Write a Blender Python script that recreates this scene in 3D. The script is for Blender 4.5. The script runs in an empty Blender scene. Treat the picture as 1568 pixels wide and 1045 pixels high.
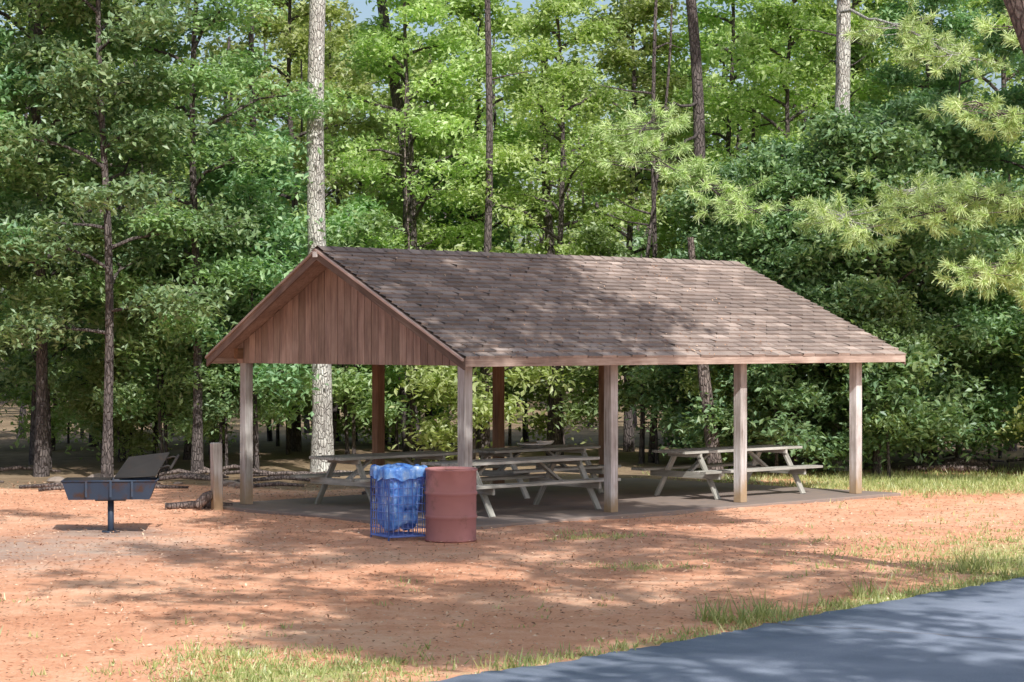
import bpy, math, numpy as np
from mathutils import Vector, Matrix
R=np.random.RandomState
rng=R(7)
sc=bpy.context.scene
sc.view_settings.view_transform='Standard'; sc.view_settings.look='None'; sc.view_settings.exposure=0
col=sc.collection
# ---------------------------------------------------------------- materials
def newmat(name):
    m=bpy.data.materials.new(name); m.use_nodes=True
    nt=m.node_tree; nt.nodes.clear()
    out=nt.nodes.new('ShaderNodeOutputMaterial')
    return m,nt,out
class N:
    def __init__(s,nt): s.nt=nt
    def n(s,t,**k):
        x=s.nt.nodes.new(t)
        for a,b in k.items(): setattr(x,a,b)
        return x
    def l(s,a,b): s.nt.links.new(a,b)
    def inp(s,sock,v):
        if hasattr(v,'is_output') : s.l(v,sock)
        else: sock.default_value=v
    def math(s,op,a,b=0.0,c=None,clamp=False):
        x=s.n('ShaderNodeMath',operation=op,use_clamp=clamp); s.inp(x.inputs[0],a); s.inp(x.inputs[1],b)
        if c is not None: s.inp(x.inputs[2],c)
        return x.outputs[0]
    def mix(s,f,a,b,mode='MIX'):
        x=s.n('ShaderNodeMix',data_type='RGBA',blend_type=mode); s.inp(x.inputs[0],f)
        s.inp(x.inputs[6],a if hasattr(a,'is_output') else (*a,1)); s.inp(x.inputs[7],b if hasattr(b,'is_output') else (*b,1))
        return x.outputs[2]
    def noise(s,vec,scale,detail=4,rough=.6,out=0):
        x=s.n('ShaderNodeTexNoise'); x.inputs['Scale'].default_value=scale; x.inputs['Detail'].default_value=detail; x.inputs['Roughness'].default_value=rough
        if vec is not None: s.l(vec,x.inputs['Vector'])
        return x.outputs[out]
    def ramp(s,f,stops,interp='LINEAR'):
        x=s.n('ShaderNodeValToRGB'); x.color_ramp.interpolation=interp
        e=x.color_ramp.elements
        while len(e)<len(stops): e.new(.5)
        for i,(p,c) in enumerate(stops):
            e[i].position=p; e[i].color=(*c,1) if len(c)==3 else c
        s.l(f,x.inputs[0]); return x.outputs[0]
    def step(s,f,a,b):
        x=s.n('ShaderNodeMapRange'); s.inp(x.inputs[0],f); x.inputs[1].default_value=a; x.inputs[2].default_value=b; return x.outputs[0]
    def mapping(s,vec,scale):
        x=s.n('ShaderNodeMapping'); x.inputs['Scale'].default_value=scale; s.l(vec,x.inputs['Vector']); return x.outputs[0]
    def attr(s,name):
        return s.n('ShaderNodeAttribute',attribute_name=name)
    def bump(s,h,strength=.5,dist=.02):
        x=s.n('ShaderNodeBump'); x.inputs['Strength'].default_value=strength; x.inputs['Distance'].default_value=dist; s.l(h,x.inputs['Height']); return x.outputs[0]
    def pbsdf(s,colr,rough=.8,bump=None,metal=0,spec=.3):
        p=s.n('ShaderNodeBsdfPrincipled'); s.inp(p.inputs['Base Color'],colr if hasattr(colr,'is_output') else (*colr,1))
        s.inp(p.inputs['Roughness'],rough); p.inputs['Metallic'].default_value=metal; p.inputs['Specular IOR Level'].default_value=spec
        if bump is not None: s.l(bump,p.inputs['Normal'])
        return p.outputs[0]

def leaf_mat(name,dark,mid,light,trans=.35,warm=None):
    m,nt,out=newmat(name); g=N(nt)
    r=g.attr('rnd').outputs['Fac']
    oi=g.n('ShaderNodeObjectInfo').outputs['Random']
    stops=[(.1,dark),(.5,mid),(.9,light)]
    c=g.ramp(r,stops)
    hs=g.n('ShaderNodeHueSaturation'); g.l(c,hs.inputs['Color'])
    g.l(g.math('ADD',g.math('MULTIPLY',oi,.04),.470),hs.inputs['Hue'])
    g.l(g.math('ADD',g.math('MULTIPLY',oi,.35),.85),hs.inputs['Value'])
    c=hs.outputs[0]
    if warm:
        c=g.mix(g.step(r,.985,.99),c,warm)
    d=g.n('ShaderNodeBsdfDiffuse'); g.l(c,d.inputs['Color'])
    gl=g.n('ShaderNodeBsdfGlossy'); gl.inputs['Roughness'].default_value=.45; gl.inputs['Color'].default_value=(.85,.92,1,1)
    m0=g.n('ShaderNodeMixShader'); m0.inputs[0].default_value=.06; g.l(d.outputs[0],m0.inputs[1]); g.l(gl.outputs[0],m0.inputs[2])
    t=g.n('ShaderNodeBsdfTranslucent'); 
    tcn=g.mix(1.0,c,(1.3,1.4,.65),'MULTIPLY'); g.l(tcn,t.inputs['Color'])
    mx=g.n('ShaderNodeMixShader'); mx.inputs[0].default_value=trans; g.l(m0.outputs[0],mx.inputs[1]); g.l(t.outputs[0],mx.inputs[2]); g.l(mx.outputs[0],out.inputs[0])
    return m
M_leaf=leaf_mat('leaf_green',(.15,.26,.13),(.26,.41,.19),(.39,.53,.27),.42,(.50,.30,.12))
M_leafl=leaf_mat('leaf_bright',(.23,.33,.12),(.40,.52,.23),(.57,.66,.37),.46)
M_leafd=leaf_mat('leaf_dark',(.12,.23,.13),(.21,.37,.19),(.34,.48,.26),.38)
M_needle=leaf_mat('pine_needles',(.30,.42,.18),(.48,.61,.30),(.64,.74,.42),.3)
M_grass=leaf_mat('grass_blades',(.22,.28,.10),(.38,.44,.18),(.62,.61,.36),.3)

def bark_mat(name,a,b,c,scale=6,crack=.35,dk=.35):
    m,nt,out=newmat(name); g=N(nt)
    tc=g.n('ShaderNodeTexCoord').outputs['Object']
    v=g.mapping(tc,(1,1,.35))
    n1=g.noise(v,scale*4,6,.75); n2=g.noise(tc,1.2,3,.5)
    vo=g.n('ShaderNodeTexVoronoi',feature='DISTANCE_TO_EDGE'); vo.inputs['Scale'].default_value=scale*3.5; g.l(v,vo.inputs['Vector'])
    f=g.math('ADD',g.math('MULTIPLY',n1,.75),g.math('MULTIPLY',n2,.35))
    cc=g.ramp(f,[(.38,a),(.54,b),(.70,c)])
    cr=g.step(vo.outputs[0],0,.15)
    cc=g.mix(g.math('SUBTRACT',crack,g.math('MULTIPLY',cr,crack)),cc,tuple(x*dk for x in a))
    h=g.math('ADD',cr,n1)
    g.l(g.pbsdf(cc,.9,g.bump(h,.9,.03)),out.inputs[0]); return m
M_barkp=bark_mat('bark_pine_lichen',(.24,.22,.215),(.50,.49,.47),(.80,.83,.80))
M_barkd=bark_mat('bark_dark',(.06,.05,.055),(.13,.11,.11),(.23,.20,.195),5,.5)
M_barkm=bark_mat('bark_brown',(.10,.08,.08),(.20,.16,.155),(.36,.31,.29),5,.5)

def wood_mat(name,a,b,c,base=None,rough=.8):
    m,nt,out=newmat(name); g=N(nt)
    gc=g.attr('gc').outputs['Vector']; r=g.attr('rnd').outputs['Fac']
    v=g.mapping(gc,(1.2,22,22)); n1=g.noise(v,1.6,6,.65); n2=g.noise(g.mapping(gc,(1,2,2)),1.3,4,.6)
    f=g.math('ADD',g.math('MULTIPLY',n1,.5),g.math('MULTIPLY',n2,.5))
    cc=g.ramp(f,[(.34,a),(.5,b),(.64,c)])
    cc=g.mix(1,cc,g.ramp(r,[(0,(.70,.7,.68)),(1,(1.12,1.1,1.1))]),'MULTIPLY')
    if base:
        pos=g.n('ShaderNodeNewGeometry').outputs['Position']; sx=g.n('ShaderNodeSeparateXYZ'); g.l(pos,sx.inputs[0])
        z=g.math('ADD',sx.outputs[2],g.math('MULTIPLY',g.math('SUBTRACT',n2,.5),1.5))
        cc=g.mix(g.step(z,.6,.1),cc,base)
    g.l(g.pbsdf(cc,rough,g.bump(n1,.5,.006)),out.inputs[0]); return m
M_post=wood_mat('wood_post_weathered',(.23,.195,.185),(.48,.465,.475),(.70,.70,.74),base=(.36,.26,.17))
M_postb=wood_mat('wood_post_brown',(.14,.07,.045),(.28,.16,.10),(.42,.26,.17))
M_table=wood_mat('wood_table_weathered',(.20,.20,.18),(.40,.40,.38),(.60,.60,.58))
M_side=wood_mat('siding_brown',(.18,.125,.11),(.34,.245,.21),(.47,.36,.31))
M_fasc=wood_mat('fascia_brown',(.26,.18,.16),(.50,.38,.34),(.72,.60,.55))
M_rake=wood_mat('rake_board_dark',(.10,.07,.065),(.20,.14,.12),(.34,.25,.22))

m,nt,out=newmat('shingles'); g=N(nt)
tc=g.n('ShaderNodeTexCoord').outputs['Object']; r=g.attr('rnd').outputs['Fac']
n1=g.noise(tc,90,3,.8); n2=g.noise(tc,1.1,5,.65)
f=g.math('ADD',g.math('ADD',g.math('MULTIPLY',r,.42),g.math('MULTIPLY',n1,.35)),g.math('MULTIPLY',n2,.42))
cc=g.ramp(f,[(.3,(.12,.10,.095)),(.6,(.29,.235,.215)),(.85,(.54,.45,.41))])
g.l(g.pbsdf(cc,.9,g.bump(n1,.5,.004)),out.inputs[0]); M_shing=m

def paint_mat(name,base,rust,rough=.5,metal=0,amt=(.55,.7)):
    m,nt,out=newmat(name); g=N(nt)
    tc=g.n('ShaderNodeTexCoord').outputs['Object']
    n1=g.noise(tc,5,6,.7); n2=g.noise(tc,1.7,3,.5)
    c=g.mix(g.math('MULTIPLY',n2,.6),base,tuple(min(1,x*1.5+.03) for x in base))
    c=g.mix(g.step(n1,*amt),c,rust)
    g.l(g.pbsdf(c,g.math('ADD',g.math('MULTIPLY',n1,.4),rough-.15),g.bump(n1,.15,.004),metal,.4),out.inputs[0]); return m
M_barrel=paint_mat('barrel_paint',(.33,.15,.155),(.26,.14,.13),.75)
M_inner=paint_mat('rust_interior',(.20,.08,.06),(.08,.04,.03),.9)
M_grill=paint_mat('grill_steel_blue',(.018,.034,.068),(.06,.03,.02),.5,0,(.5,.65))
M_iron=paint_mat('grill_iron_black',(.014,.012,.012),(.05,.03,.022),.7,0)
M_cage=paint_mat('cage_paint_blue',(.10,.17,.50),(.12,.07,.06),.5,0,(.62,.75))
M_conc=paint_mat('concrete',(.20,.165,.155),(.30,.23,.19),.9,0,(.42,.7))
M_white=paint_mat('white_paper',(.75,.75,.74),(.6,.6,.6),.7)
M_rock=paint_mat('rock',(.22,.18,.16),(.12,.10,.09),.9)
m,nt,out=newmat('bag_blue_plastic'); g=N(nt)
tc=g.n('ShaderNodeTexCoord').outputs['Object']; n1=g.noise(tc,7,4,.55)
c=g.ramp(n1,[(.33,(.07,.20,.68)),(.47,(.16,.40,.94)),(.60,(.34,.58,1.0)),(.68,(.78,.87,1.0))])
d=g.pbsdf(c,.22,g.bump(n1,.5,.05),0,.6)
t=g.n('ShaderNodeBsdfTranslucent'); g.l(c,t.inputs[0]); mx=g.n('ShaderNodeMixShader'); mx.inputs[0].default_value=.3
g.l(d,mx.inputs[1]); g.l(t.outputs[0],mx.inputs[2]); g.l(mx.outputs[0],out.inputs[0]); M_bag=m

# ground
m,nt,out=newmat('ground_dirt'); g=N(nt)
pos=g.n('ShaderNodeNewGeometry').outputs['Position']
nL=g.noise(pos,.35,4,.6); nM=g.noise(pos,2.5,5,.7); nS=g.noise(pos,28,4,.8)
vo=g.n('ShaderNodeTexVoronoi'); vo.inputs['Scale'].default_value=26; g.l(pos,vo.inputs['Vector'])
f=g.math('ADD',g.math('ADD',g.math('MULTIPLY',nL,.35),g.math('MULTIPLY',nM,.35)),g.math('MULTIPLY',nS,.35))
dirt=g.ramp(f,[(.36,(.50,.22,.13)),(.52,(.76,.40,.26)),(.68,(.90,.63,.46))])
peb=g.math('MULTIPLY',g.step(vo.outputs['Distance'],.28,.16),g.step(vo.outputs['Color'],.55,.75))
dirt=g.mix(g.math('MULTIPLY',peb,.5),dirt,(.86,.68,.55))
dk=g.step(nS,.62,.75); dirt=g.mix(g.math('MULTIPLY',dk,.45),dirt,(.26,.12,.075))
def amask(name,lo=.35,hi=.6):
    a=g.attr(name).outputs['Fac']
    q=g.math('ADD',a,g.math('MULTIPLY',g.math('SUBTRACT',g.math('ADD',g.math('MULTIPLY',nM,.6),g.math('MULTIPLY',nS,.4)),.5),1.6))
    return g.step(q,lo,hi)
grs=g.ramp(nS,[(.3,(.26,.30,.11)),(.55,(.46,.49,.22)),(.75,(.72,.68,.42))])
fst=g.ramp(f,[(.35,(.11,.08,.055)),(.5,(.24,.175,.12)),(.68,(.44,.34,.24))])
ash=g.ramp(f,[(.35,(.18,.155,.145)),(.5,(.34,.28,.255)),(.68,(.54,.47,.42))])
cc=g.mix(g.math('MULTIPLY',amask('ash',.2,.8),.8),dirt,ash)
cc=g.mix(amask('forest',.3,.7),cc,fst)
cc=g.mix(g.math('MULTIPLY',amask('grass'),.75),cc,grs)
bh=g.math('ADD',nM,g.math('ADD',g.math('MULTIPLY',nS,.6),g.math('MULTIPLY',peb,.4)))
g.l(g.pbsdf(cc,.95,g.bump(bh,.7,.025),0,.1),out.inputs[0]); M_ground=m

m,nt,out=newmat('asphalt'); g=N(nt)
pos=g.n('ShaderNodeNewGeometry').outputs['Position']
nS=g.noise(pos,120,3,.8); nM=g.noise(pos,1.1,4,.6)
sx=g.n('ShaderNodeSeparateXYZ'); g.l(pos,sx.inputs[0]); nn=g.noise(pos,2.0,4,.6)
c=g.ramp(g.math('ADD',g.math('MULTIPLY',nS,.6),g.math('MULTIPLY',nM,.4)),[(.35,(.18,.215,.29)),(.5,(.26,.305,.41)),(.68,(.38,.42,.53))])
ln=g.math('ABSOLUTE',g.math('ADD',g.math('SUBTRACT',sx.outputs[1],g.math('MULTIPLY',sx.outputs[0],-.62)),g.math('SUBTRACT',g.math('MULTIPLY',nn,.5),21.9)))
crk=g.step(ln,.035,.01); c=g.mix(g.math('MULTIPLY',crk,.55),c,(.22,.17,.14))
g.l(g.pbsdf(c,.9,g.bump(nS,.3,.003),0,.2),out.inputs[0]); M_asph=m

m,nt,out=newmat('litter'); g=N(nt)
r=g.attr('rnd').outputs['Fac']
c=g.ramp(r,[(0,(.18,.09,.055)),(.4,(.40,.22,.14)),(.7,(.60,.38,.26)),(1,(.75,.6,.48))])
g.l(g.pbsdf(c,.8),out.inputs[0]); M_litter=m

# ---------------------------------------------------------------- mesh helpers
def mesh_from(name,V,F,mats,mi=None,rnd=None,gc=None,smooth=None):
    V=np.ascontiguousarray(V,dtype=np.float32); F=np.ascontiguousarray(F,dtype=np.int32)
    me=bpy.data.meshes.new(name)
    me.vertices.add(len(V)); me.vertices.foreach_set('co',V.ravel())
    me.loops.add(F.size); me.loops.foreach_set('vertex_index',F.ravel())
    me.polygons.add(len(F)); me.polygons.foreach_set('loop_start',np.arange(len(F),dtype=np.int32)*4)
    for x in mats: me.materials.append(x)
    if mi is not None: me.polygons.foreach_set('material_index',np.asarray(mi,dtype=np.int32))
    me.polygons.foreach_set('use_smooth',np.asarray(smooth if smooth is not None else np.zeros(len(F)),dtype=bool))
    me.update(calc_edges=True)
    if rnd is not None:
        a=me.attributes.new('rnd','FLOAT','POINT'); a.data.foreach_set('value',np.asarray(rnd,dtype=np.float32))
    if gc is not None:
        a=me.attributes.new('gc','FLOAT_VECTOR','POINT'); a.data.foreach_set('vector',np.asarray(gc,dtype=np.float32).ravel())
    return me
def addobj(name,me,loc=(0,0,0),rot=(0,0,0),scale=(1,1,1),parent=None):
    o=bpy.data.objects.new(name,me); o.location=loc; o.rotation_euler=rot; o.scale=scale; col.objects.link(o)
    if parent: o.parent=parent
    return o
def nrm(v): v=np.asarray(v,float); return v/ (np.linalg.norm(v)+1e-9)
class MB:
    def __init__(s,seed=0): s.V=[];s.F=[];s.G=[];s.M=[];s.Rn=[];s.S=[];s.n=0;s.r=R(seed)
    def add(s,V,F,G=None,mat=0,smooth=False,rnd=None):
        V=np.asarray(V,float); F=np.asarray(F,int)
        s.V.append(V); s.F.append(F+s.n); s.G.append(V if G is None else np.asarray(G,float)); s.M+= [mat]*len(F); s.S+=[smooth]*len(F)
        s.Rn.append(np.full(len(V),s.r.rand() if rnd is None else rnd) if np.ndim(rnd)==0 else np.asarray(rnd)); s.n+=len(V)
    HF=[[0,3,2,1],[4,5,6,7],[0,1,5,4],[1,2,6,5],[2,3,7,6],[3,0,4,7]]
    def beam(s,p0,p1,w,h,up=(0,0,1),mat=0,rnd=None):
        p0=np.asarray(p0,float);p1=np.asarray(p1,float);L=np.linalg.norm(p1-p0);d=(p1-p0)/L
        a=nrm(np.cross(up,d)); b=np.cross(d,a); V=[];G=[]; off=s.r.rand(3)*50
        for x,p in ((0,p0),(L,p1)):
            for sy,sz in ((-1,-1),(1,-1),(1,1),(-1,1)):
                V.append(p+a*sy*w/2+b*sz*h/2); G.append(off+[x,sy*w/2,sz*h/2])
        s.add(V,s.HF,G,mat,rnd=rnd)
    def hexa(s,P,mat=0,axis=2,rnd=None):
        P=np.asarray(P,float); G=P.copy()
        if axis==2: G=P[:,[2,1,0]]
        if axis==1: G=P[:,[1,0,2]]
        s.add(P,s.HF,G+s.r.rand(3)*50,mat,rnd=rnd)
    def tube(s,pts,rad,n=8,mat=0,cap=True,rnd=None):
        pts=np.asarray(pts,float); k=len(pts); rad=np.broadcast_to(rad,(k,)); V=[];F=[];G=[]
        ref=None
        for i in range(k):
            d=nrm(pts[min(i+1,k-1)]-pts[max(i-1,0)])
            if ref is None: ref=nrm(np.cross(d,(1,0,0) if abs(d[0])<.8 else (0,1,0)))
            a=nrm(ref-d*np.dot(ref,d)); ref=a; b=np.cross(d,a)
            for j in range(n):
                t=2*math.pi*j/n; V.append(pts[i]+rad[i]*(a*math.cos(t)+b*math.sin(t))); G.append((i,j/n,0))
        for i in range(k-1):
            for j in range(n):
                F.append([i*n+j,i*n+(j+1)%n,(i+1)*n+(j+1)%n,(i+1)*n+j])
        if cap and n%2==0:
            for base,rev in ((0,1),((k-1)*n,0)):
                V.append(pts[0] if rev else pts[-1]); G.append((0,0,0)); c=len(V)-1
                for j in range(0,n,2):
                    q=[c,base+j,base+(j+1)%n,base+(j+2)%n]; F.append(q[::-1] if rev else q)
        s.add(V,F,G,mat,smooth=True,rnd=rnd)
    def revolve(s,prof,n=40,mat=0,smooth=True,center=(0,0,0)):
        V=[];F=[];k=len(prof)
        for r_,z in prof:
            for j in range(n):
                t=2*math.pi*j/n; V.append((center[0]+r_*math.cos(t),center[1]+r_*math.sin(t),center[2]+z))
        for i in range(k-1):
            for j in range(n): F.append([i*n+j,i*n+(j+1)%n,(i+1)*n+(j+1)%n,(i+1)*n+j])
        s.add(V,F,None,mat,smooth)
    def mesh(s,name,mats):
        return mesh_from(name,np.concatenate(s.V),np.concatenate(s.F),mats,s.M,np.concatenate(s.Rn),np.concatenate(s.G),s.S)
    def obj(s,name,mats,bevel=0,**k):
        o=addobj(name,s.mesh(name,mats),**k)
        if bevel:
            b=o.modifiers.new('bev','BEVEL'); b.width=bevel; b.segments=1; b.limit_method='ANGLE'
        return o

def rdir(r,n):
    v=r.normal(size=(n,3)); return v/np.linalg.norm(v,axis=1,keepdims=True)
def leaf_quads(C,L,W,r,upb=.7,A=None,fold=.25):
    n=len(C)
    if A is None: A=rdir(r,n); A[:,2]=A[:,2]*.6-.25; A/=np.linalg.norm(A,axis=1,keepdims=True)
    Nn=rdir(r,n); Nn[:,2]=np.abs(Nn[:,2])+upb
    B=np.cross(Nn,A); B/=np.linalg.norm(B,axis=1,keepdims=True)+1e-9
    Nn=np.cross(A,B)
    L=L*(.65+.7*r.rand(n,1)); W=W*(.7+.6*r.rand(n,1))
    V=np.empty((n,4,3)); V[:,0]=C-A*L/2; V[:,1]=C+B*W/2+Nn*W*fold; V[:,2]=C+A*L/2; V[:,3]=C-B*W/2+Nn*W*fold
    return V.reshape(-1,3),np.arange(4*n).reshape(n,4)
def add_leaves(mb,C,L,W,r,mat,upb=.7,crnd=None,A=None):
    V,F=leaf_quads(C,L,W,r,upb,A)
    n=len(C); q=r.rand(n)
    if crnd is not None: q=np.clip(.55*q+.45*crnd,0,1)
    mb.V.append(V); mb.F.append(F+mb.n); mb.G.append(V); mb.M+=[mat]*n; mb.S+=[False]*n; mb.Rn.append(np.repeat(q,4)); mb.n+=4*n

def tree_mesh(name,seed,H,cb,cr,tr,nl,nsub,lpc,leafL,mats,clump=.5,lean=(0,0),flat=.5,pw=.55,trunk_top=1.0):
    r=R(seed); mb=MB(seed)
    k=12; hs=np.linspace(0,H*trunk_top,k); ph=r.rand(4)*6
    P=np.stack([lean[0]*hs/H+.12*np.sin(hs*.5+ph[0])*hs/H*1.5, lean[1]*hs/H+.12*np.sin(hs*.45+ph[1])*hs/H*1.5,hs],1)
    rad=tr*(1-.75*hs/H); rad[0]*=1.35
    P[0,2]=-.15
    mb.tube(P,rad,10,0,cap=False)
    cents=[];crn=[]
    for i in range(nl):
        f=(i+.5)/nl; h=cb+(H-cb)*f**.95
        base=np.array([np.interp(h,hs,P[:,j]) for j in range(3)])
        az=i*2.39996+r.rand()*.8; prof=(.8+.35*math.sin(math.pi*min(1,f*1.3)))*(1-pw*f)
        L=cr*prof*(.6+.5*r.rand()); d=np.array([math.cos(az),math.sin(az),0]); rise=L*(.05+.4*r.rand()+.4*f)
        t=np.linspace(0,1,6)[:,None]; pts=base+d*L*t+np.array([0,0,1])*rise*(t**.8-.35*t**2.5)+r.normal(size=(6,3))*.05*L*t
        mb.tube(pts,np.linspace(min(.05,tr*.4),.008,6),5,0,cap=False)
        cents.append(pts[-1]); crn.append(r.rand())
        for s_ in range(nsub):
            tt=.25+.75*(s_+r.rand())/nsub; b0=np.array([np.interp(tt,t[:,0],pts[:,j]) for j in range(3)])
            a2=az+(1 if s_%2 else -1)*(.5+.7*r.rand()); l2=L*(.25+.25*r.rand())*(1.15-tt*.5)
            e=b0+np.array([math.cos(a2)*l2,math.sin(a2)*l2,l2*(r.rand()*.6-.15)])
            mb.tube([b0,(b0+e)/2+[0,0,.05],e],[.014,.009,.005],4,0,cap=False)
            q=r.rand(); cents+= [e,(b0+e)/2+r.normal(size=3)*.1]; crn+=[q,q]
    C=np.array(cents); q=np.array(crn); n=len(C)
    sz=clump*(.6+.8*r.rand(n))
    num=np.maximum(6,(lpc*(sz/clump)**1.5)).astype(int)
    idx=np.repeat(np.arange(n),num); o=r.normal(size=(len(idx),3))*.5; o[:,2]*=flat
    o[:,2]-= .25*(o[:,0]**2+o[:,1]**2)
    add_leaves(mb,C[idx]+o*sz[idx][:,None],leafL,leafL*.55,r,1,.8,q[idx])
    return mb.mesh(name,mats)

# ---------------------------------------------------------------- ground
def axis(lo,hi,step,far):
    a=list(np.arange(lo,hi,step)); s=step; x=lo
    left=[]
    while x>-far: s*=1.5; x-=s; left.append(x)
    s=step;x=a[-1]; right=[]
    while x<far: s*=1.5; x+=s; right.append(x)
    return np.array(left[::-1]+a+right)
xs=axis(-13,16,.16,1500); ys=axis(12,52,.16,1500)
X,Y=np.meshgrid(xs,ys)
road_edge=np.array([(-60,-20),(-25,.5),(-15,7),(-8,11.4),(-3,14.7),(-.51,16.9),(.61,18.1),(1.79,19.5),(3.2,21.4),(5.5,24.2),(9,28.2),(15,34),(30,47),(60,70)],float)
ed=np.interp(X,road_edge[:,0],road_edge[:,1]); dist=(Y-ed)*.76
near=np.clip(1-np.abs(Y-30)/40,0,1)
Z=near*(.012*np.sin(X*1.7+Y*.6)+.010*np.sin(Y*2.3-X*.9)+.006*np.sin(X*5.1+Y*4.3))
Z=np.where(dist<.3,Z*.3,Z)
def blob(x,y,sx,sy,a=1): return a*np.exp(-((X-x)/sx)**2-((Y-y)/sy)**2)
grass=np.maximum.reduce([blob(-1.7,17.2,.95,1.0,.72),blob(-2.3,18.4,.5,.4,.55),blob(1.2,29.3,.5,.35,.5),blob(1.5,25.5,.45,.4,.5),blob(7.2,26.0,2.6,3.6,.85),blob(8.2,40.5,3.6,3.0,.9),blob(5.4,38.5,1.6,1.1,.6),blob(12,34,4,8,.7),
     np.exp(-((dist-.2)/.45)**2)*np.where(X>3,.6,np.where(X>.5,.42,.34)), np.where(dist<0,.1,0)])
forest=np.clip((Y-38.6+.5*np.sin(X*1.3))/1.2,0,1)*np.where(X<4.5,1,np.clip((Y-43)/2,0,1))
ashm=np.maximum(blob(-6.2,27.5,2.8,2.8,.75),blob(-5.4,30,1.1,1.0,.95))
ny,nx=X.shape
V=np.stack([X,Y,Z],-1).reshape(-1,3); ii=np.arange(ny*nx).reshape(ny,nx)
F=np.stack([ii[:-1,:-1],ii[:-1,1:],ii[1:,1:],ii[1:,:-1]],-1).reshape(-1,4)
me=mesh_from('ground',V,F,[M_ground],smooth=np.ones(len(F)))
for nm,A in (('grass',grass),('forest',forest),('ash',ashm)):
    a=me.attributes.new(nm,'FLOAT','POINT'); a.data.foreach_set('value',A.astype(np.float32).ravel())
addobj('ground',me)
# road
mb=MB(3)
dense=[]
for i in range(len(road_edge)-1):
    for t in np.linspace(0,1,24,endpoint=False): dense.append(road_edge[i]*(1-t)+road_edge[i+1]*t)
dense=np.array(dense); r=R(5)
ker=np.ones(9)/9
sm=np.stack([np.convolve(np.pad(dense[:,j],4,'edge'),ker,'valid') for j in (0,1)],1)
tan=np.gradient(sm,axis=0); tan/=np.linalg.norm(tan,axis=1,keepdims=True); nor=np.stack([tan[:,1],-tan[:,0]],1)
jit=.03*r.normal(size=len(sm)); e=sm+nor*jit[:,None]
rows=[(e-nor*.05,-.02),(e,.026),(e+nor*1.2,.036),(e+nor*4,.05),(e+nor*8,.026),(e+nor*8.05,-.02)]
V=np.concatenate([np.c_[p,np.full(len(p),z)] for p,z in rows]); n=len(sm); F=[]
for k in range(len(rows)-1):
    for i in range(n-1): F.append([k*n+i,(k+1)*n+i,(k+1)*n+i+1,k*n+i+1])
mb.add(V,F,smooth=True); mb.obj('asphalt_road',[M_asph])

# ---------------------------------------------------------------- pavilion
TH=math.atan2(.690,.7236); PO=Vector((-.646,30.96,0))
pav=addobj('picnic_pavilion',None,loc=PO,rot=(0,0,TH))
SL=.05
mb=MB(1)
mb.hexa([(-.55,-.42,-.1),(9.35,-.42,-.1),(9.1,5.4,-.1),(-.55,5.4,-.1),(-.55,-.42,SL),(9.35,-.42,SL),(9.1,5.4,SL),(-.55,5.4,SL)])
mb.obj('concrete_slab',[M_conc],bevel=.01,parent=pav)
mb=MB(2)
for x in (0,2.893,5.787,8.68):
    mb.beam((x,0,SL),(x,0,2.30),.15,.15,up=(0,1,0),mat=0)
mb.beam((0,4.965,SL),(0,4.965,2.30),.145,.145,up=(0,1,0),mat=0)
for x in (2.646,5.31,7.89):
    mb.beam((x,4.965,SL),(x,4.965,2.30),.15,.15,up=(0,1,0),mat=1)
mb.obj('posts',[M_post,M_postb],bevel=.006,parent=pav)
mb=MB(4)
mb.beam((-.2,0,2.36),(9.0,0,2.36),.09,.16,mat=0); mb.beam((-.2,4.965,2.36),(8.1,4.965,2.36),.09,.16,mat=0)
for x in (.06,2.893,5.787,8.2): mb.beam((x,.1,2.40),(x,4.9,2.40),.05,.14,mat=0)
mb.obj('beams',[M_postb],parent=pav)
def lerp(a,b,t): return np.asarray(a,float)*(1-t)+np.asarray(b,float)*t
FE0,FE1=(-.436,-.45,2.33),(9.417,-.45,2.33); RD0,RD1=(-.61,2.48,3.89),(8.63,2.48,3.89)
BE0,BE1=(-.40,5.41,2.33),(8.75,5.41,2.33)
mb=MB(6)
for E0,E1,sgn in ((FE0,FE1,1),(BE0,BE1,-1)):
    P=[np.array(E0)-[0,0,.05],np.array(E1)-[0,0,.05],np.array(RD1)-[0,0,.05],np.array(RD0)-[0,0,.05],np.array(E0)-[0,0,.012],np.array(E1)-[0,0,.012],np.array(RD1)-[0,0,.012],np.array(RD0)-[0,0,.012]]
    P=np.array(P); P[:,0]+=np.array([.03,-.03,-.03,.03]*2)
    mb.hexa(P,0,1)
mb.obj('roof_deck',[M_side],parent=pav)
mb=MB(8); r=mb.r
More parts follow.
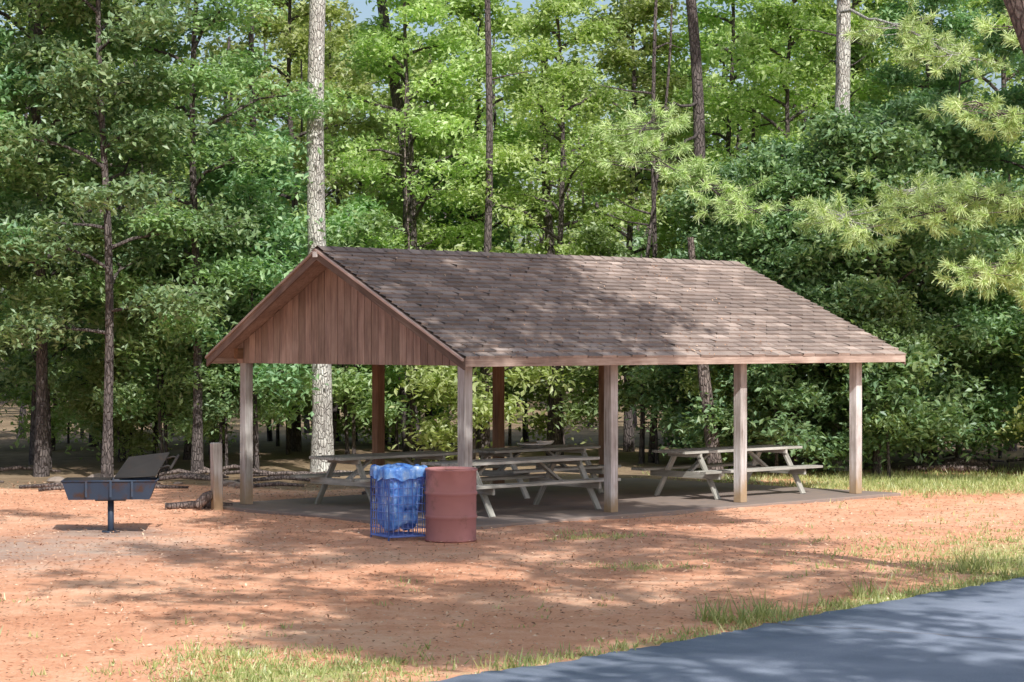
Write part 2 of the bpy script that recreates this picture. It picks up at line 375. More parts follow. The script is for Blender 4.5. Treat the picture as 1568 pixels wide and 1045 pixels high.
for E0,E1,sgn in ((FE0,FE1,-1),(BE0,BE1,1)):
    nc=25
    up=nrm((0,sgn*1.56,2.93))
    for c in range(nc):
        f0=c/nc; f1=min(1,(c+1.25)/nc)
        a0,a1=lerp(E0,RD0,f0),lerp(E1,RD1,f0); b0,b1=lerp(E0,RD0,f1),lerp(E1,RD1,f1)
        if c==0: ext=(np.array(E0)-np.array(RD0)); ext[0]=0; ext=nrm(ext)*.03; a0=a0+ext; a1=a1+ext
        Lx=a1[0]-a0[0]; cum=np.arange(61)*.3-(.15 if c%2 else 0)-r.rand()*.05
        cum=cum/Lx; rowr=r.rand()*.25
        cum=np.clip(cum,0,1); cum=np.unique(cum)
        if cum[-1]<1: cum=np.append(cum,1)
        for i in range(len(cum)-1):
            s0,s1=cum[i]+.005/Lx,cum[i+1]-.005/Lx
            if s1<=s0: continue
            dr=r.normal()*.005; h=.026+abs(r.normal())*.009
            dn=nrm(a0-b0)*dr
            p0=lerp(a0,a1,s0)+dn; p1=lerp(a0,a1,s1)+dn+nrm(a0-b0)*r.normal()*.003; q0=lerp(b0,b1,s0); q1=lerp(b0,b1,s1)
            V=[p0,p1,p1+up*h,p0+up*h,q1+up*.002,q0+up*.002]
            F=[[0,1,2,3],[3,2,4,5]] if sgn<0 else [[1,0,3,2],[2,3,5,4]]
            mb.add(V,F,rnd=np.full(6,np.clip(.35*r.rand()+.4*r.rand()+rowr,0,1)))
for i in range(38):
    t0=i/38;t1=(i+1.15)/38; a=lerp(RD0,RD1,t0);b=lerp(RD0,RD1,min(1,t1)); w=.14; dz=w*.53
    for sg in (-1,1):
        V=[a+[0,0,.035],b+[0,0,.022],b+[0,sg*w,-dz+.022],a+[0,sg*w,-dz+.035]]
        mb.add(V,[[0,1,2,3]] if sg>0 else [[3,2,1,0]],rnd=.3+.4*r.rand())
mb.obj('shingles',[M_shing],parent=pav)
mb=MB(9)
mb.beam((-.42,-.455,2.262),(9.40,-.455,2.262),.03,.115,mat=0); mb.beam((-.38,5.41,2.262),(8.7,5.41,2.262),.03,.115,mat=0)
def rake(p,q,x_off,mat=0,h=.16,dz=-.09):
    p=np.array(p,float)+[x_off,0,dz];q=np.array(q,float)+[x_off,0,dz]
    P=[]
    for pt in (p,q):
        P+= [pt+[-.017,0,-h/2],pt+[.017,0,-h/2],pt+[.017,0,h/2],pt+[-.017,0,h/2]]
    mb.add(P,mb.HF,[[0,0,0],[0,.03,0],[0,.03,.1],[0,0,.1],[3,0,0],[3,.03,0],[3,.03,.1],[3,0,.1]],mat)
rake(np.array(FE0)+[0,-.02,.0],RD0,-.0,1); rake(np.array(BE0)+[0,.02,0],RD0,-.0,1)
rake(FE1,RD1,.0,1); rake(BE1,RD1,.0,1)
rake(np.array(FE0)+[0,-.02,0],RD0,-.03,0,.04,-.03); rake(np.array(BE0)+[0,.02,0],RD0,-.03,0,.04,-.03)
mb.beam((-.645,2.43,3.80),(-.645,2.53,3.80),.02,.09,mat=2)
mb.obj('fascia',[M_fasc,M_rake,M_white],parent=pav,bevel=.004)
mb=MB(10)
def topz(y): return 2.33+1.56*(1-abs(y-2.48)/2.93)-.06
def gable(x0,ya,yb):
    y=ya
    while y<yb-1e-3:
        y1=min(y+.152,yb)
        for a,b in ([(y,y1)] if not (y<2.48<y1) else [(y,2.48),(2.48,y1)]):
            aa,bb=a+ (0 if a==2.48 else .005),b-(0 if b==2.48 else .005); j=mb.r.normal()*.0015
            mb.hexa([(x0+j,aa,2.215),(x0+.02+j,aa,2.215),(x0+.02+j,bb,2.215),(x0+j,bb,2.215),(x0+j,aa,topz(aa)),(x0+.02+j,aa,topz(aa)),(x0+.02+j,bb,topz(bb)),(x0+j,bb,topz(bb))],0,2)
        y=y1
    mb.hexa([(x0+.022,ya,2.215),(x0+.03,ya,2.215),(x0+.03,yb,2.215),(x0+.022,yb,2.215),(x0+.022,ya,2.35),(x0+.03,ya,2.35),(x0+.03,yb,2.35),(x0+.022,yb,2.35)])
gable(-.10,-.1,5.08)
gable(8.6,-.05,5.0)
mb.obj('gable_siding',[M_side],parent=pav)
C=[];r=R(12)
for i in range(500):
    a,t=r.rand(),r.rand()**1.3; p=lerp(lerp(FE0,FE1,a*.75),lerp(RD0,RD1,a*.75),t*.95); C.append(p+nrm((0,-1.56,2.93))*.03)
mb=MB(11); A=rdir(r,len(C)); A[:,2]=A[:,1]*.53; A/=np.linalg.norm(A,axis=1,keepdims=True)
add_leaves(mb,np.array(C),.07,.02,r,0,3,A=A); mb.obj('roof_litter',[M_litter],parent=pav)

# ---------------------------------------------------------------- picnic tables
def table_mesh(seed,L=2.44):
    mb=MB(seed); r=mb.r; h=L/2
    for i in range(5): mb.beam((-h+r.normal()*.01,(i-2)*.148,.74+r.normal()*.002),(h+r.normal()*.01,(i-2)*.148,.74),.140,.04)
    for sg in (-1,1):
        for k in (0,1): mb.beam((-h+r.normal()*.01,sg*(.60+k*.148),.44),(h,sg*(.60+k*.148),.44),.140,.04)
    for x in (-h+.38,h-.38):
        for sg in (-1,1): mb.beam((x+.046,sg*.68,.0),(x+.046,sg*.24,.72),.04,.10,up=(1,0,0))
        mb.beam((x,-.76,.37),(x,.76,.37),.045,.10); mb.beam((x,-.36,.685),(x,.36,.685),.045,.068)
        s=1 if x<0 else -1
        mb.beam((x+s*.03,0,.37),(x+s*.55,0,.70),.09,.04)
    return mb.mesh('picnic_table',[M_table])
def pl(u,v,z=0): 
    c,s=math.cos(TH),math.sin(TH); return (PO.x+u*c-v*s,PO.y+u*s+v*c,z)
for i,(u,v,L) in enumerate([(1.62,3.55,2.5),(2.0,1.15,2.9),(6.95,1.25,2.8),(4.75,3.55,2.5)]):
    o=addobj('picnic_table',table_mesh(20+i,L),loc=pl(u,v,SL),rot=(0,0,TH+[.02,-.01,-.03,.03][i]))
    b=o.modifiers.new('b','BEVEL'); b.width=.004; b.segments=1
mb=MB(30); mb.revolve([(.001,.0),(.14,.0),(.24,.05),(.26,.05),(.26,.07),(.15,.02),(.001,.018)],24); mb.revolve([(.001,.04),(.1,.04),(.15,.09),(.15,.105),(.001,.06)],20,center=(.2,.12,0))
mb.obj('paper_plate',[M_white],loc=pl(4.75,3.55,SL+.765))

# ---------------------------------------------------------------- barrel
mb=MB(31); rr=.325;H=.92
prof=[(.001,.02),(rr-.01,.02),(rr+.008,.0),(rr+.008,.02),(rr,.035)]
for zc in (.31,.61):
    prof+= [(rr,zc-.03),(rr+.006,zc-.02),(rr+.018,zc),(rr+.006,zc+.02),(rr,zc+.03)]
prof+=[(rr,H-.03),(rr+.01,H-.02),(rr+.014,H-.005),(rr+.006,H+.006),(rr-.006,H),(rr-.012,H-.03)]
mb.revolve(prof,48,0); mb.revolve([(rr-.012,H-.03),(rr-.014,.2),(.001,.2)],48,1)
mb.obj('metal_barrel',[M_barrel,M_inner],loc=(-.785,28.9,0),rot=(math.radians(.8),0,.4))

# ---------------------------------------------------------------- trash cage w/ bag
cage=addobj('trash_basket',None,loc=(-1.46,29.1,0),rot=(0,0,math.radians(28)))
mb=MB(32); hw=.27; Hc=.88
def wire(a,b,rad=.005,mat=0): mb.tube([a,b],rad,6,mat,cap=False)
sq=[(-hw,-hw),(hw,-hw),(hw,hw),(-hw,hw)]
for z in np.linspace(.05,Hc,9):
    for i in range(4):
        a,b=sq[i],sq[(i+1)%4]; wire((*a,z),(*b,z),.010 if z in(.05,) or z>.85 else .0045)
for i in range(4):
    a,b=np.array(sq[i]),np.array(sq[(i+1)%4])
    for t in np.linspace(0,1,9): p=a*(1-t)+b*t; wire((*p,.05 if t not in (0,1) else 0),(*p,Hc),.0045 if t not in (0,1) else .012)
for t in np.linspace(-hw,hw,7): wire((t,-hw,.06),(t,hw,.06)); wire((-hw,t,.06),(hw,t,.06))
mb.obj('wire_cage',[M_cage],parent=cage)
mb=MB(33); r=mb.r; n=72
def sqr(t,p=5): return 1/((abs(math.cos(t))**p+abs(math.sin(t))**p)**(1/p))
ph=r.rand(12)*6
def wr(t,z): return .012*math.sin(7*t+ph[0]+5*z)+.010*math.sin(13*t+ph[1]-9*z)+.008*math.sin(23*t+ph[2]+14*z)+.006*math.sin(37*t+ph[3])
rowsl=[(.05,.20),(.12,.15)]
for z in np.linspace(.17,.90,20):
    k=.19+.06*min(1,(z-.15)/.55) if z<.85 else .262
    rowsl.append((k,z))
rowsl+= [(.285,.945),(.31,.935),(.318,.90),(.315,.84),(.318,.79)]
outer=len(rowsl); V=[]
for k,z in rowsl:
    for j in range(n):
        t=2*math.pi*j/n; q=(k+wr(t,z)*(1.2 if z<.9 else .7))*sqr(t,5); zz=z+ (.018*math.sin(5*t+ph[5])+.015*math.sin(11*t+ph[6]) if (k>.3 and z<.9) else (.012*math.sin(9*t+ph[7]) if z>.4 else .05*math.sin(2*t+ph[8])))
        V.append((q*math.cos(t),q*math.sin(t),zz))
F=[[i*n+j,i*n+(j+1)%n,(i+1)*n+(j+1)%n,(i+1)*n+j] for i in range(outer-1) for j in range(n)]
mb.add(V,F,smooth=True)
V=[]
for i in range(10):
    f=i/9
    for j in range(n):
        t=2*math.pi*j/n; q=.27*(1-f)*sqr(t,4)+.001; V.append((q*math.cos(t),q*math.sin(t),.90+.05*math.sin(f*1.6)*(1+.4*math.sin(3*t+4*f))+.012*math.sin(9*t+f*9)))
F=[[i*n+j,i*n+(j+1)%n,(i+1)*n+(j+1)%n,(i+1)*n+j] for i in range(9) for j in range(n)]
mb.add(V,F,smooth=True)
mb.obj('plastic_bag',[M_bag],parent=cage)

# ---------------------------------------------------------------- grill
gr=addobj('barbecue_grill',None,loc=(-5.36,30.1,0),rot=(0,0,math.radians(6)))
mb=MB(34)
mb.tube([(0,0,-.1),(0,0,.46)],.042,12,0); mb.tube([(0,0,.0),(0,0,.02)],.12,12,0)
mb.beam((-.2,0,.435),(.2,0,.435),.2,.02)
T=.012
def plate(a,b,c,d,t=T,mat=0):
    a,b,c,d=map(lambda x:np.array(x,float),(a,b,c,d)); nn=nrm(np.cross(b-a,c-a))*t
    mb.add([a,b,c,d,a+nn,b+nn,c+nn,d+nn],mb.HF,mat=mat)
x0,x1,X0,X1=-.54,.52,-.62,.62; y0,Y0=.22,.29; zb,zt=.45,.70
plate((x0,-y0,zb),(x1,-y0,zb),(x1,y0,zb),(x0,y0,zb))
plate((x0,-y0,zb),(X0,-Y0,zt),(X1,-Y0,zt),(x1,-y0,zb))
plate((x1,y0,zb),(X1,Y0,zt),(X0,Y0,zt),(x0,y0,zb))
plate((x0,y0,zb),(X0,Y0,zt),(X0,-Y0,zt),(x0,-y0,zb))
plate((x1,-y0,zb),(X1,-Y0,zt),(X1,Y0,zt),(x1,y0,zb))
for a,b in (((X0,-Y0),(X1,-Y0)),((X1,-Y0),(X1,Y0)),((X1,Y0),(X0,Y0)),((X0,Y0),(X0,-Y0))): mb.tube([(*a,zt),(*b,zt)],.013,8,0)
for x in (-.3,.02,.3): mb.beam((x,-Y0-.02,.49),(x,-Y0-.02,.70),.03,.02,up=(0,1,0))
mb.beam((0.02,-.26,.62),(.02,.26,.62),.012,.14)
mb.obj('firebox',[M_grill],parent=gr)
mb=MB(35)
for y in np.linspace(-.26,.26,15): mb.tube([(-.6,y,.715),(.0,y,.715)],.006,6,0)
for x in (-.6,-.3,.0): mb.tube([(x,-.27,.708),(x,.27,.708)],.008,6,0)
c0,c1,c2,c3=[np.array(p) for p in ((.06,-.20,.735),(.60,-.20,.76),(.76,.26,1.04),(.22,.26,.98))]
for t in np.linspace(0,1,15): mb.tube([lerp(c0,c1,t),lerp(c3,c2,t)],.008,6,0)
for t in np.linspace(0,1,5): mb.tube([lerp(c0,c3,t),lerp(c1,c2,t)],.014,6,0)
plate(c0,c1,c2,c3,.012)
for t in (.35,.75):
    b=lerp(c1,c2,t); mb.tube([b,b+[.10,0,.03],b+[.16,0,.01]],.012,8,0)
mb.tube([lerp(c1,c2,.25)+[.15,0,.015],lerp(c1,c2,.85)+[.15,0,.015]],.02,8,0)
mb.beam((.25,.27,.70),(.26,.24,.96),.02,.03,up=(0,1,0)); mb.beam((.6,.27,.70),(.68,.24,1.0),.02,.03,up=(0,1,0))
mb.obj('grate',[M_iron],parent=gr)

mb=MB(36); mb.beam((0,0,-.1),(0,0,1.02),.15,.14,up=(0,1,0)); mb.obj('wooden_post',[M_post],bevel=.012,loc=(-4.45,34.0,0),rot=(0,math.radians(-1),.5))
mb=MB(37); mb.tube([(0,0,.06),(.15,.05,.20),(.22,.1,.26)],[.07,.09,.05],8,0); mb.tube([(-.5,.2,.05),(.1,.35,.07),(.5,.3,.05)],[.05,.07,.04],8,0)
mb.obj('fallen_log',[M_barkm],loc=(-4.75,33.9,0))
mb=MB(370)
mb.tube([(-.8,0,.07),(.1,.1,.09),(.8,.1,.07)],[.06,.075,.05],8,0); mb.tube([(-.3,.3,.08),(.5,.35,.2),(.9,.4,.08)],[.05,.06,.04],8,0)
mb.obj('fallen_log',[M_barkm],loc=(8.4,43.6,0),rot=(0,0,-.25))

mb=MB(38); r=mb.r
for i in range(14):
    cx=-10.5+r.rand()*7.5; cy=39+r.rand()*3; s=.06+.08*r.rand()
    V=[];n=8
    for a in range(5):
        for j in range(n):
            t=2*math.pi*j/n; q=s*math.sin(math.pi*(a+.5)/5)*(1+.15*r.normal()); V.append((cx+1.4*q*math.cos(t),cy+q*math.sin(t),s*.25-s*.6*math.cos(math.pi*(a+.5)/5)))
    F=[[a*n+j,a*n+(j+1)%n,(a+1)*n+(j+1)%n,(a+1)*n+j] for a in range(4) for j in range(n)]+[[4*n+0,4*n+1,4*n+2,4*n+7],[4*n+2,4*n+3,4*n+6,4*n+7],[4*n+3,4*n+4,4*n+5,4*n+6]]
    mb.add(V,F)
mb.obj('rocks',[M_rock])
mb=MB(39); r=mb.r
for i in range(34):
    if i<22: cx,cy=-11+r.rand()*9,37+r.rand()*6
    else: cx,cy=8+r.rand()*5,45+r.rand()*6
    a=r.rand()*.8-.4; L=.6+r.rand()*1.4
    mb.tube([(cx,cy,.04),(cx+L*.5*math.cos(a),cy+L*.5*math.sin(a),.07+.1*r.rand()),(cx+L*math.cos(a),cy+L*math.sin(a),.05)],[.03,.04,.02],6,0)
mb.obj('fallen_branches',[M_barkm])

# ---------------------------------------------------------------- litter, gravel, grass on ground
r=R(50); mb=MB(50)
n=24000; D=15.5+25*r.rand(n)**.8; xx=(r.rand(n)*2-1)*(.26*D+1)
ok=(D>np.interp(xx,road_edge[:,0],road_edge[:,1])+.15); 
loc=np.c_[xx-PO.x,D-PO.y]; c_,s_=math.cos(TH),math.sin(TH); uu=loc[:,0]*c_+loc[:,1]*s_; vv=-loc[:,0]*s_+loc[:,1]*c_
ok&=~((uu>-.6)&(uu<9.4)&(vv>-.5)&(vv<5.5))
C=np.c_[xx,D,np.full(n,.024)][ok]; A=rdir(r,len(C)); A[:,2]*=.2; A/=np.linalg.norm(A,axis=1,keepdims=True)
add_leaves(mb,C,.05,.02,r,0,2.0,A=A); mb.obj('leaf_litter',[M_litter])
mb=MB(51)
def tufts(cx,cy,sx,sy,nt,bl,h,rr_=.06):
    px=cx+sx*r.normal(size=nt); py=cy+sy*r.normal(size=nt)
    k=py>np.interp(px,road_edge[:,0],road_edge[:,1])+.02
    lx,ly=px-PO.x,py-PO.y; u_=lx*c_+ly*s_; v_=-lx*s_+ly*c_; k&=~((u_>-.6)&(u_<9.4)&(v_>-.5)&(v_<5.5))
    px,py=px[k],py[k]
    C=np.repeat(np.c_[px,py,np.zeros(len(px))],bl,0); sc_=np.repeat(.5+r.rand(len(px)),bl); C[:,:2]+=r.normal(size=(len(C),2))*rr_
    N_=len(C); lean=r.normal(size=(N_,2))*.45; A=np.c_[lean,np.ones(N_)]; A/=np.linalg.norm(A,axis=1,keepdims=True)
    hh=h*sc_*(.5+r.rand(N_)); w=.005+.006*r.rand(N_); th=r.rand(N_)*6.28; B=np.c_[np.cos(th),np.sin(th),0*th]*w[:,None]
    V=np.empty((N_,4,3)); T_=C+A*hh[:,None]; T_[:,2]-=hh*.15*r.rand(N_); V[:,0]=C-B;V[:,1]=C+B;V[:,2]=T_+B*.15;V[:,3]=T_-B*.15
    mb.V.append(V.reshape(-1,3)); mb.F.append(np.arange(4*N_).reshape(-1,4)+mb.n); mb.G.append(V.reshape(-1,3)); mb.M+=[0]*N_; mb.S+=[False]*N_; mb.Rn.append(np.repeat(np.clip(r.rand(N_)*.9,0,1),4)); mb.n+=4*N_
tufts(-1.75,17.3,.6,.65,430,9,.05); tufts(-2.3,18.4,.3,.25,60,9,.05)
tufts(1.2,29.3,.35,.25,50,8,.06); tufts(1.5,25.5,.3,.25,30,8,.05)
tufts(7.0,26.0,1.5,2.2,1700,8,.055); tufts(7.8,40.5,2.3,1.8,2400,7,.08); tufts(5.3,38.6,1.2,.7,400,7,.07)
tufts(-.5,20,3,2.4,60,8,.05)
for b,a in enumerate(np.linspace(0,9,80)):
    y_=np.interp(a,road_edge[:,0],road_edge[:,1]); tufts(a,y_+.22,.12,.16,(4 if b%3 else 9)+int(a>3)*5,8,.05 if b%7 else .10)
for px,py in ((2.15,20.5),(2.4,21.0),(3.55,22.5),(5.0,24.9),(5.3,25.3),(1.8,20.4)): tufts(px,py,.12,.1,7,16,.17,.05)
mb.obj('grass',[M_grass])

# ---------------------------------------------------------------- trees
T_=[tree_mesh('t%d'%i,100+i,H,cb,cr,tr,nl,6,ns,.155,[M_barkd,m_],.44)
    for i,(H,cb,cr,tr,nl,m_,ns) in enumerate([(14,2.9,2.7,.12,29,M_leaf,62),(14.5,3.4,3.0,.14,29,M_leaf,62),(13,2.6,2.5,.10,28,M_leafd,62),(12,3.2,2.8,.12,24,M_leafl,58),(11,2.8,2.6,.11,23,M_leafl,58),(12,.5,2.6,.12,34,M_leafd,66),(6.6,.2,2.5,.08,32,M_leafd,62)])]
FT=[tree_mesh('ft%d'%i,130+i,H,cb,cr,.12,20,4,26,.27,[M_barkd,m_],.55) for i,(H,cb,cr,m_) in enumerate([(13,4,2.8,M_leafl),(11.5,3.2,2.4,M_leaf),(14,5,2.9,M_leafl)])]
SAP=[tree_mesh('sap%d'%i,140+i,H,cb,cr,.035,14,4,50,.13,[M_barkd,m_],.38) for i,(H,cb,cr,m_) in enumerate([(4.2,.8,1.2,M_leaf),(3.2,.4,1.1,M_leafl),(5.0,1.2,1.4,M_leafd)])]
def put(name,me,x,y,s=1,rz=None,zs=None):
    return addobj(name,me,loc=(x,y,0),rot=(0,0,rng.rand()*6.28 if rz is None else rz),scale=(s,s,zs or s))
for x,y,k,s in [(-10.6,41,2,1),(-8.9,42.6,0,1.0),(-7.3,40.6,2,.95),(-5.9,42.2,0,.85),(-12.8,42,1,1),(-9.8,46.5,1,1)]:
    put('oak_tree',T_[k],x,y,s)
for x,y,k,s in [(-2.2,49,3,.9),(-.7,51.5,4,1.0),(1.0,48.5,3,.82),(2.7,52,4,1.0),(-5.0,52,3,.95)]:
    put('sweetgum_tree',T_[k],x,y,s)
for x,y,k,s in [(4.2,45.4,6,.85),(5.4,43.2,6,.9),(6.9,42.6,6,1.0),(8.3,45.2,6,1.05),(8.9,47.8,5,.85),(10.6,44.6,5,.9),(12.4,43,5,.9),(6.2,49.5,4,.95),(5.0,52.5,3,.95),(8.2,53,3,1.0),(11.5,52,4,1.1)]:
    put('oak_tree',T_[k],x,y,s)
for row,(y0,sp,hw) in enumerate([(57,5.0,15),(67,5.6,18),(78,6,22)]):
    x=-hw
    while x<hw:
        k=rng.randint(0,3); s=(.68+.28*rng.rand())*(1+.07*row)
        put('oak_tree',FT[k],x+rng.normal()*1.0,y0+rng.normal()*2,s); x+=sp
for i in range(60):
    x=(-12+26*rng.rand()) if i<38 else -12+9*rng.rand(); y=43+14*rng.rand()
    put('sapling',SAP[rng.randint(0,3)],x*(y/45),y,.7+.6*rng.rand())
for x,y in [(5,42.5),(7.0,41.8),(10.5,42),(4.2,43.6),(3,46.5),(11.5,42)]:
    put('shrub',SAP[rng.randint(0,3)],x,y,.75+.3*rng.rand())
# distant mass: clumpy crowns that thin out upward
mb=MB(70); r=mb.r
nc=1500; cx=(r.rand(nc)*2-1)*34; cz=16.5*r.rand(nc)**.85; cy=90+8*r.rand(nc)
top=14+2.0*np.sin(cx*.5)+1.6*np.sin(cx*1.3+1)+1.2*np.sin(cx*3.1)
k=cz<top; C0=np.c_[cx,cy,cz][k]; idx=np.repeat(np.arange(len(C0)),55); o=r.normal(size=(len(idx),3))*[.65,.65,.40]; cq=r.rand(len(C0))
add_leaves(mb,C0[idx]+o,.36,.22,r,1,.5,cq[idx])
for i in range(70):
    x=(r.rand()*2-1)*30; y=84+r.rand()*10; mb.tube([(x,y,0),(x+r.normal()*.2,y,6),(x+r.normal()*.5,y,10)],[.12,.09,.04],6,0,cap=False)
mb.obj('distant_trees',[M_barkd,M_leafl])

def trunk_mesh(seed,H,r0,mat,lean=(0,0),wob=.15,stubs=6):
    mb=MB(seed); r=mb.r; hs=np.linspace(0,H,14); ph=r.rand(2)*6
    P=np.stack([lean[0]*hs/H+wob*np.sin(hs*.6+ph[0])*np.minimum(1,hs/3),lean[1]*hs/H+wob*np.sin(hs*.5+ph[1])*np.minimum(1,hs/3),hs],1); P[0,2]=-.1
    rad=r0*(1-.6*hs/H); rad[0]*=1.3; mb.tube(P,rad,12,0,cap=False)
    for i in range(stubs):
        h=1.5+(H-2)*r.rand(); b=np.array([np.interp(h,hs,P[:,j]) for j in range(3)]); az=r.rand()*6.28; L=.3+1.1*r.rand()
        mb.tube([b,b+[math.cos(az)*L*.5,math.sin(az)*L*.5,.1],b+[math.cos(az)*L,math.sin(az)*L,.1+.4*r.rand()-.2]],[.025,.015,.006],5,0,cap=False)
    return mb.mesh('trunk',[mat])
TR=[trunk_mesh(200+i,9,rr_,mt,(rng.normal()*.6,0),.13,10) for i,(rr_,mt) in enumerate([(.05,M_barkd),(.06,M_barkd),(.08,M_barkd),(.04,M_barkm),(.09,M_barkd),(.05,M_barkd)])]
for i in range(75):
    y=46+22*rng.rand(); x=(rng.rand()*2-1)*.25*y-(2 if i%3 else 0)
    if abs(x/y+.085)<.02 and y<50: continue
    put('thin_tree_trunk',TR[rng.randint(0,6)],x,y,.8+.4*rng.rand())

def pine(name,seed,loc,H,r0,bark,lean,limbs,wob=.08,crown=True,tuftn=85):
    mb=MB(seed); r=mb.r; hs=np.linspace(0,H,18); ph=r.rand(2)*6
    P=np.stack([lean[0]*hs/H+wob*np.sin(hs*.45+ph[0])*np.minimum(1,hs/4),lean[1]*hs/H+wob*np.sin(hs*.4+ph[1])*np.minimum(1,hs/4),hs],1); P[0,2]=-.1
    rad=r0*(1-.45*hs/H); rad[0]*=1.25; mb.tube(P,rad,16,0,cap=False)
    cents=[];dirs=[]
    L_=list(limbs)
    if crown:
        for i in range(16):
            h=max(10.5,H*.62)+(H*.36)*i/16; b=np.array([np.interp(h,hs,P[:,j]) for j in range(3)]); az=i*2.4; L=2.8*(1-.6*i/16)
            d=np.array([math.cos(az),math.sin(az),0]); L_.append(([b,b+d*L*.5+[0,0,.2],b+d*L+[0,0,.3]],.3,10))
    for pts,ts,nt_ in L_:
        pts=np.array(pts,float); seg=np.concatenate([[0],np.cumsum(np.linalg.norm(np.diff(pts,axis=0),axis=1))]); seg/=seg[-1]
        tt=np.linspace(0,1,9); Q=np.stack([np.interp(tt,seg,pts[:,j]) for j in range(3)],1); Q[1:-1]+=r.normal(size=(7,3))*.04
        mb.tube(Q,np.linspace(.035,.010,9),6,0,cap=False)
        tot=np.linalg.norm(pts[-1]-pts[0])
        for k in range(int(nt_*2.0)):
            t=ts+(1-ts)*r.rand(); b=np.array([np.interp(t,tt,Q[:,j]) for j in range(3)])
            mdir=nrm(Q[-1]-Q[0]); o=r.normal(size=3)*[.33,.33,.12]*min(1.3,.5+tot*.25); e=b+o+mdir*.15
            mb.tube([b,(b+e)/2+[0,0,-.03],e],[.010,.007,.005],4,0,cap=False)
            cents.append(e); dirs.append(nrm(o+mdir*.3+[0,0,.25]))
    C=np.array(cents); D_=np.array(dirs); n=len(C); idx=np.repeat(np.arange(n),tuftn)
    A=D_[idx]*.7+r.normal(size=(len(idx),3))*.6; A/=np.linalg.norm(A,axis=1,keepdims=True)
    ln=.17*(.7+.5*r.rand(len(idx),1)); base=C[idx]-D_[idx]*(r.rand(len(idx),1)*.24)
    B=np.cross(A,rdir(r,len(idx))); B/=np.linalg.norm(B,axis=1,keepdims=True); B*=.007
    V=np.empty((len(idx),4,3)); V[:,0]=base-B;V[:,1]=base+B; tip=base+A*ln; tip[:,2]-=.03; V[:,2]=tip+B*.5;V[:,3]=tip-B*.5
    q=np.clip(.5*r.rand(len(idx))+.5*r.rand(n)[idx],0,1)
    N_=len(idx); mb.V.append(V.reshape(-1,3)); mb.F.append(np.arange(4*N_).reshape(-1,4)+mb.n); mb.G.append(V.reshape(-1,3)); mb.M+=[1]*N_; mb.S+=[False]*N_; mb.Rn.append(np.repeat(q,4)); mb.n+=4*N_
    return addobj(name,mb.mesh(name,[bark,M_needle]),loc=loc)
pine('pine_tree',301,(-3.62,43,0),17,.20,M_barkp,(-.15,0),[])
pine('pine_tree',302,(6.45,44.2,0),16,.185,M_barkp,(0,.2),[
    ([(0,0,9.0),(.5,-1.8,8.6),(1.3,-3.2,7.9),(1.9,-3.8,7.6)],.45,24),
    ([(0,0,6.0),(-.3,-2,5.2),(-.5,-3.8,4.7),(-.3,-4.4,4.5)],.5,24),
    ([(0,0,5.8),(.6,-2.4,5.3),(1.4,-3.8,5.1),(2.2,-4.4,5.2)],.45,38)])
pine('pine_tree',303,(4.05,47.5,0),16,.15,M_barkd,(-.6,0),[
    ([(-.1,0,7.6),(-1.0,-2.6,7.2),(-1.7,-4.6,6.4),(-1.1,-5.4,5.8)],.45,26),
    ([(-.1,0,7.0),(-.9,-3,6.3),(-.1,-5.0,5.3),(.6,-5.6,4.9)],.5,32)],.15)
pine('pine_tree',304,(11.2,38.5,0),16,.18,M_barkm,(0,0),[
    ([(0,0,6.2),(-1.4,-.4,6.0),(-2.6,-.4,6.3),(-3.4,-.5,6.6)],.35,30),
    ([(0,0,4.6),(-1.6,-.6,4.2),(-2.8,-.8,3.9),(-3.6,-.8,3.6)],.3,44),
    ([(0,0,4.9),(-1.5,.6,4.9),(-3.2,.9,5.0),(-4.3,1,4.7)],.35,40),
    ([(0,0,7.6),(-1.4,-.2,7.5),(-2.8,-.2,7.9)],.4,18),
    ([(0,0,3.8),(-1.3,-.5,3.5),(-2.4,-.6,3.3)],.3,30)])
def hero_trunk(name,seed,x,y,H,r0,mat,lean,wob=.1,stubs=4): addobj(name,trunk_mesh(seed,H,r0,mat,lean,wob,stubs),loc=(x,y,0))
hero_trunk('tree_trunk',400,-.56,47,15,.10,M_barkd,(.1,0),.05)
hero_trunk('tree_trunk',401,-2.2,50.5,15,.19,M_barkd,(-.8,0),.22)
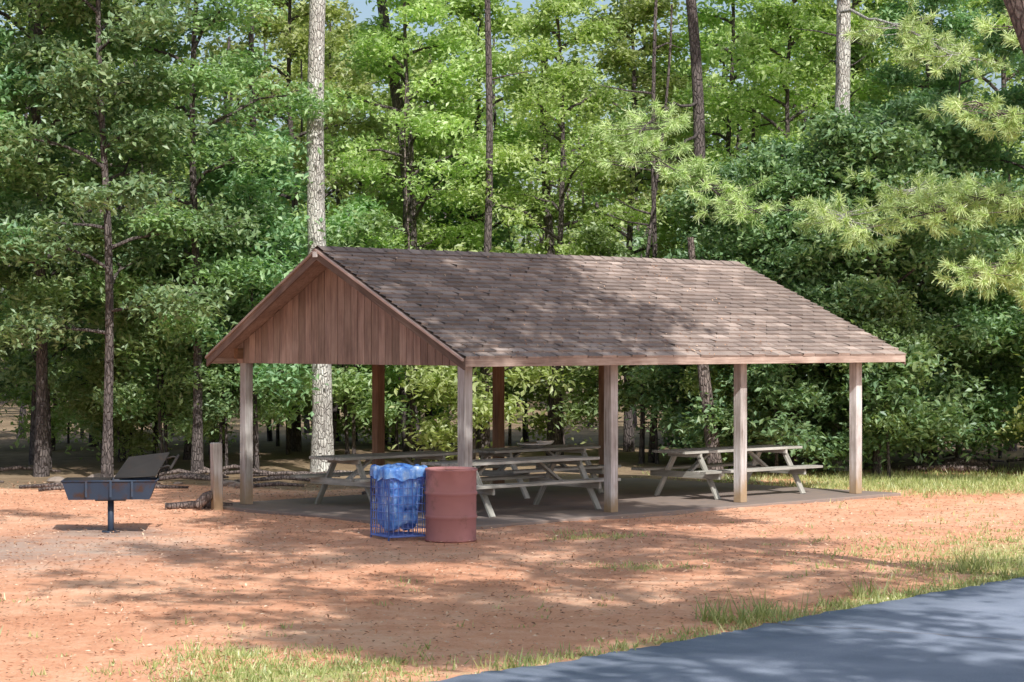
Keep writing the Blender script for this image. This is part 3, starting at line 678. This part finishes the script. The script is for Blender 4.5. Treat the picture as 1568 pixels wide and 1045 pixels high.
hero_trunk('tree_trunk',402,.9,50,15,.12,M_barkd,(-.2,0),.1)
hero_trunk('tree_trunk',404,3.85,42.5,4.5,.15,M_barkm,(-.5,0),.03,2)
hero_trunk('tree_trunk',406,-5.1,44,12,.09,M_barkd,(.1,0),.08)

# trees around and behind the photographer that dapple the clearing
CN=[tree_mesh('canopy%d'%i,500+i,16,8.5,cr,.2,nl,5,lp,.20,[M_barkm,M_leaf],.5,lean=ln) for i,(cr,ln,nl,lp) in enumerate(((5.6,(0,0),18,75),(4.6,(0,0),18,75),(4.2,(-5.4,1.0),28,110)))]
for x,y,k,s,rz in [(5.0,12.0,0,1,None),(6.4,4.5,1,1,None),(-5.4,9,1,1,None),(-6.6,17.5,0,1,None),(7.0,21.8,2,1,0),(-10.5,23,0,.9,None),(.8,-2,0,.95,None)]:
    put('oak_tree',CN[k],x,y,s,rz)

# ---------------------------------------------------------------- light
s=Vector((math.sin(math.radians(20))*math.cos(math.radians(42)),-math.cos(math.radians(20))*math.cos(math.radians(42)),math.sin(math.radians(42))))
sl=bpy.data.lights.new('sun','SUN'); sl.energy=5; sl.angle=math.radians(.53); sl.color=(1,.95,.86)
so=bpy.data.objects.new('sun',sl); so.rotation_euler=s.to_track_quat('Z','Y').to_euler(); so.location=(0,0,30); col.objects.link(so)
w=bpy.data.worlds.new('World'); sc.world=w; w.use_nodes=True; nt=w.node_tree; bg=nt.nodes['Background']
sk=nt.nodes.new('ShaderNodeTexSky'); sk.sky_type='NISHITA'; sk.sun_disc=False; sk.sun_elevation=math.radians(42); sk.sun_rotation=math.radians(160); sk.air_density=1.0; sk.dust_density=3.0
nt.links.new(sk.outputs[0],bg.inputs[0]); bg.inputs[1].default_value=.15
# ---------------------------------------------------------------- camera
cam=bpy.data.cameras.new('camera'); cam.sensor_width=36; cam.lens=3450/1568*36; cam.clip_end=4000; cam.clip_start=.1
co=bpy.data.objects.new('camera',cam); co.location=(0,0,2.576); co.rotation_euler=(math.radians(90-.04),0,0); col.objects.link(co); sc.camera=co
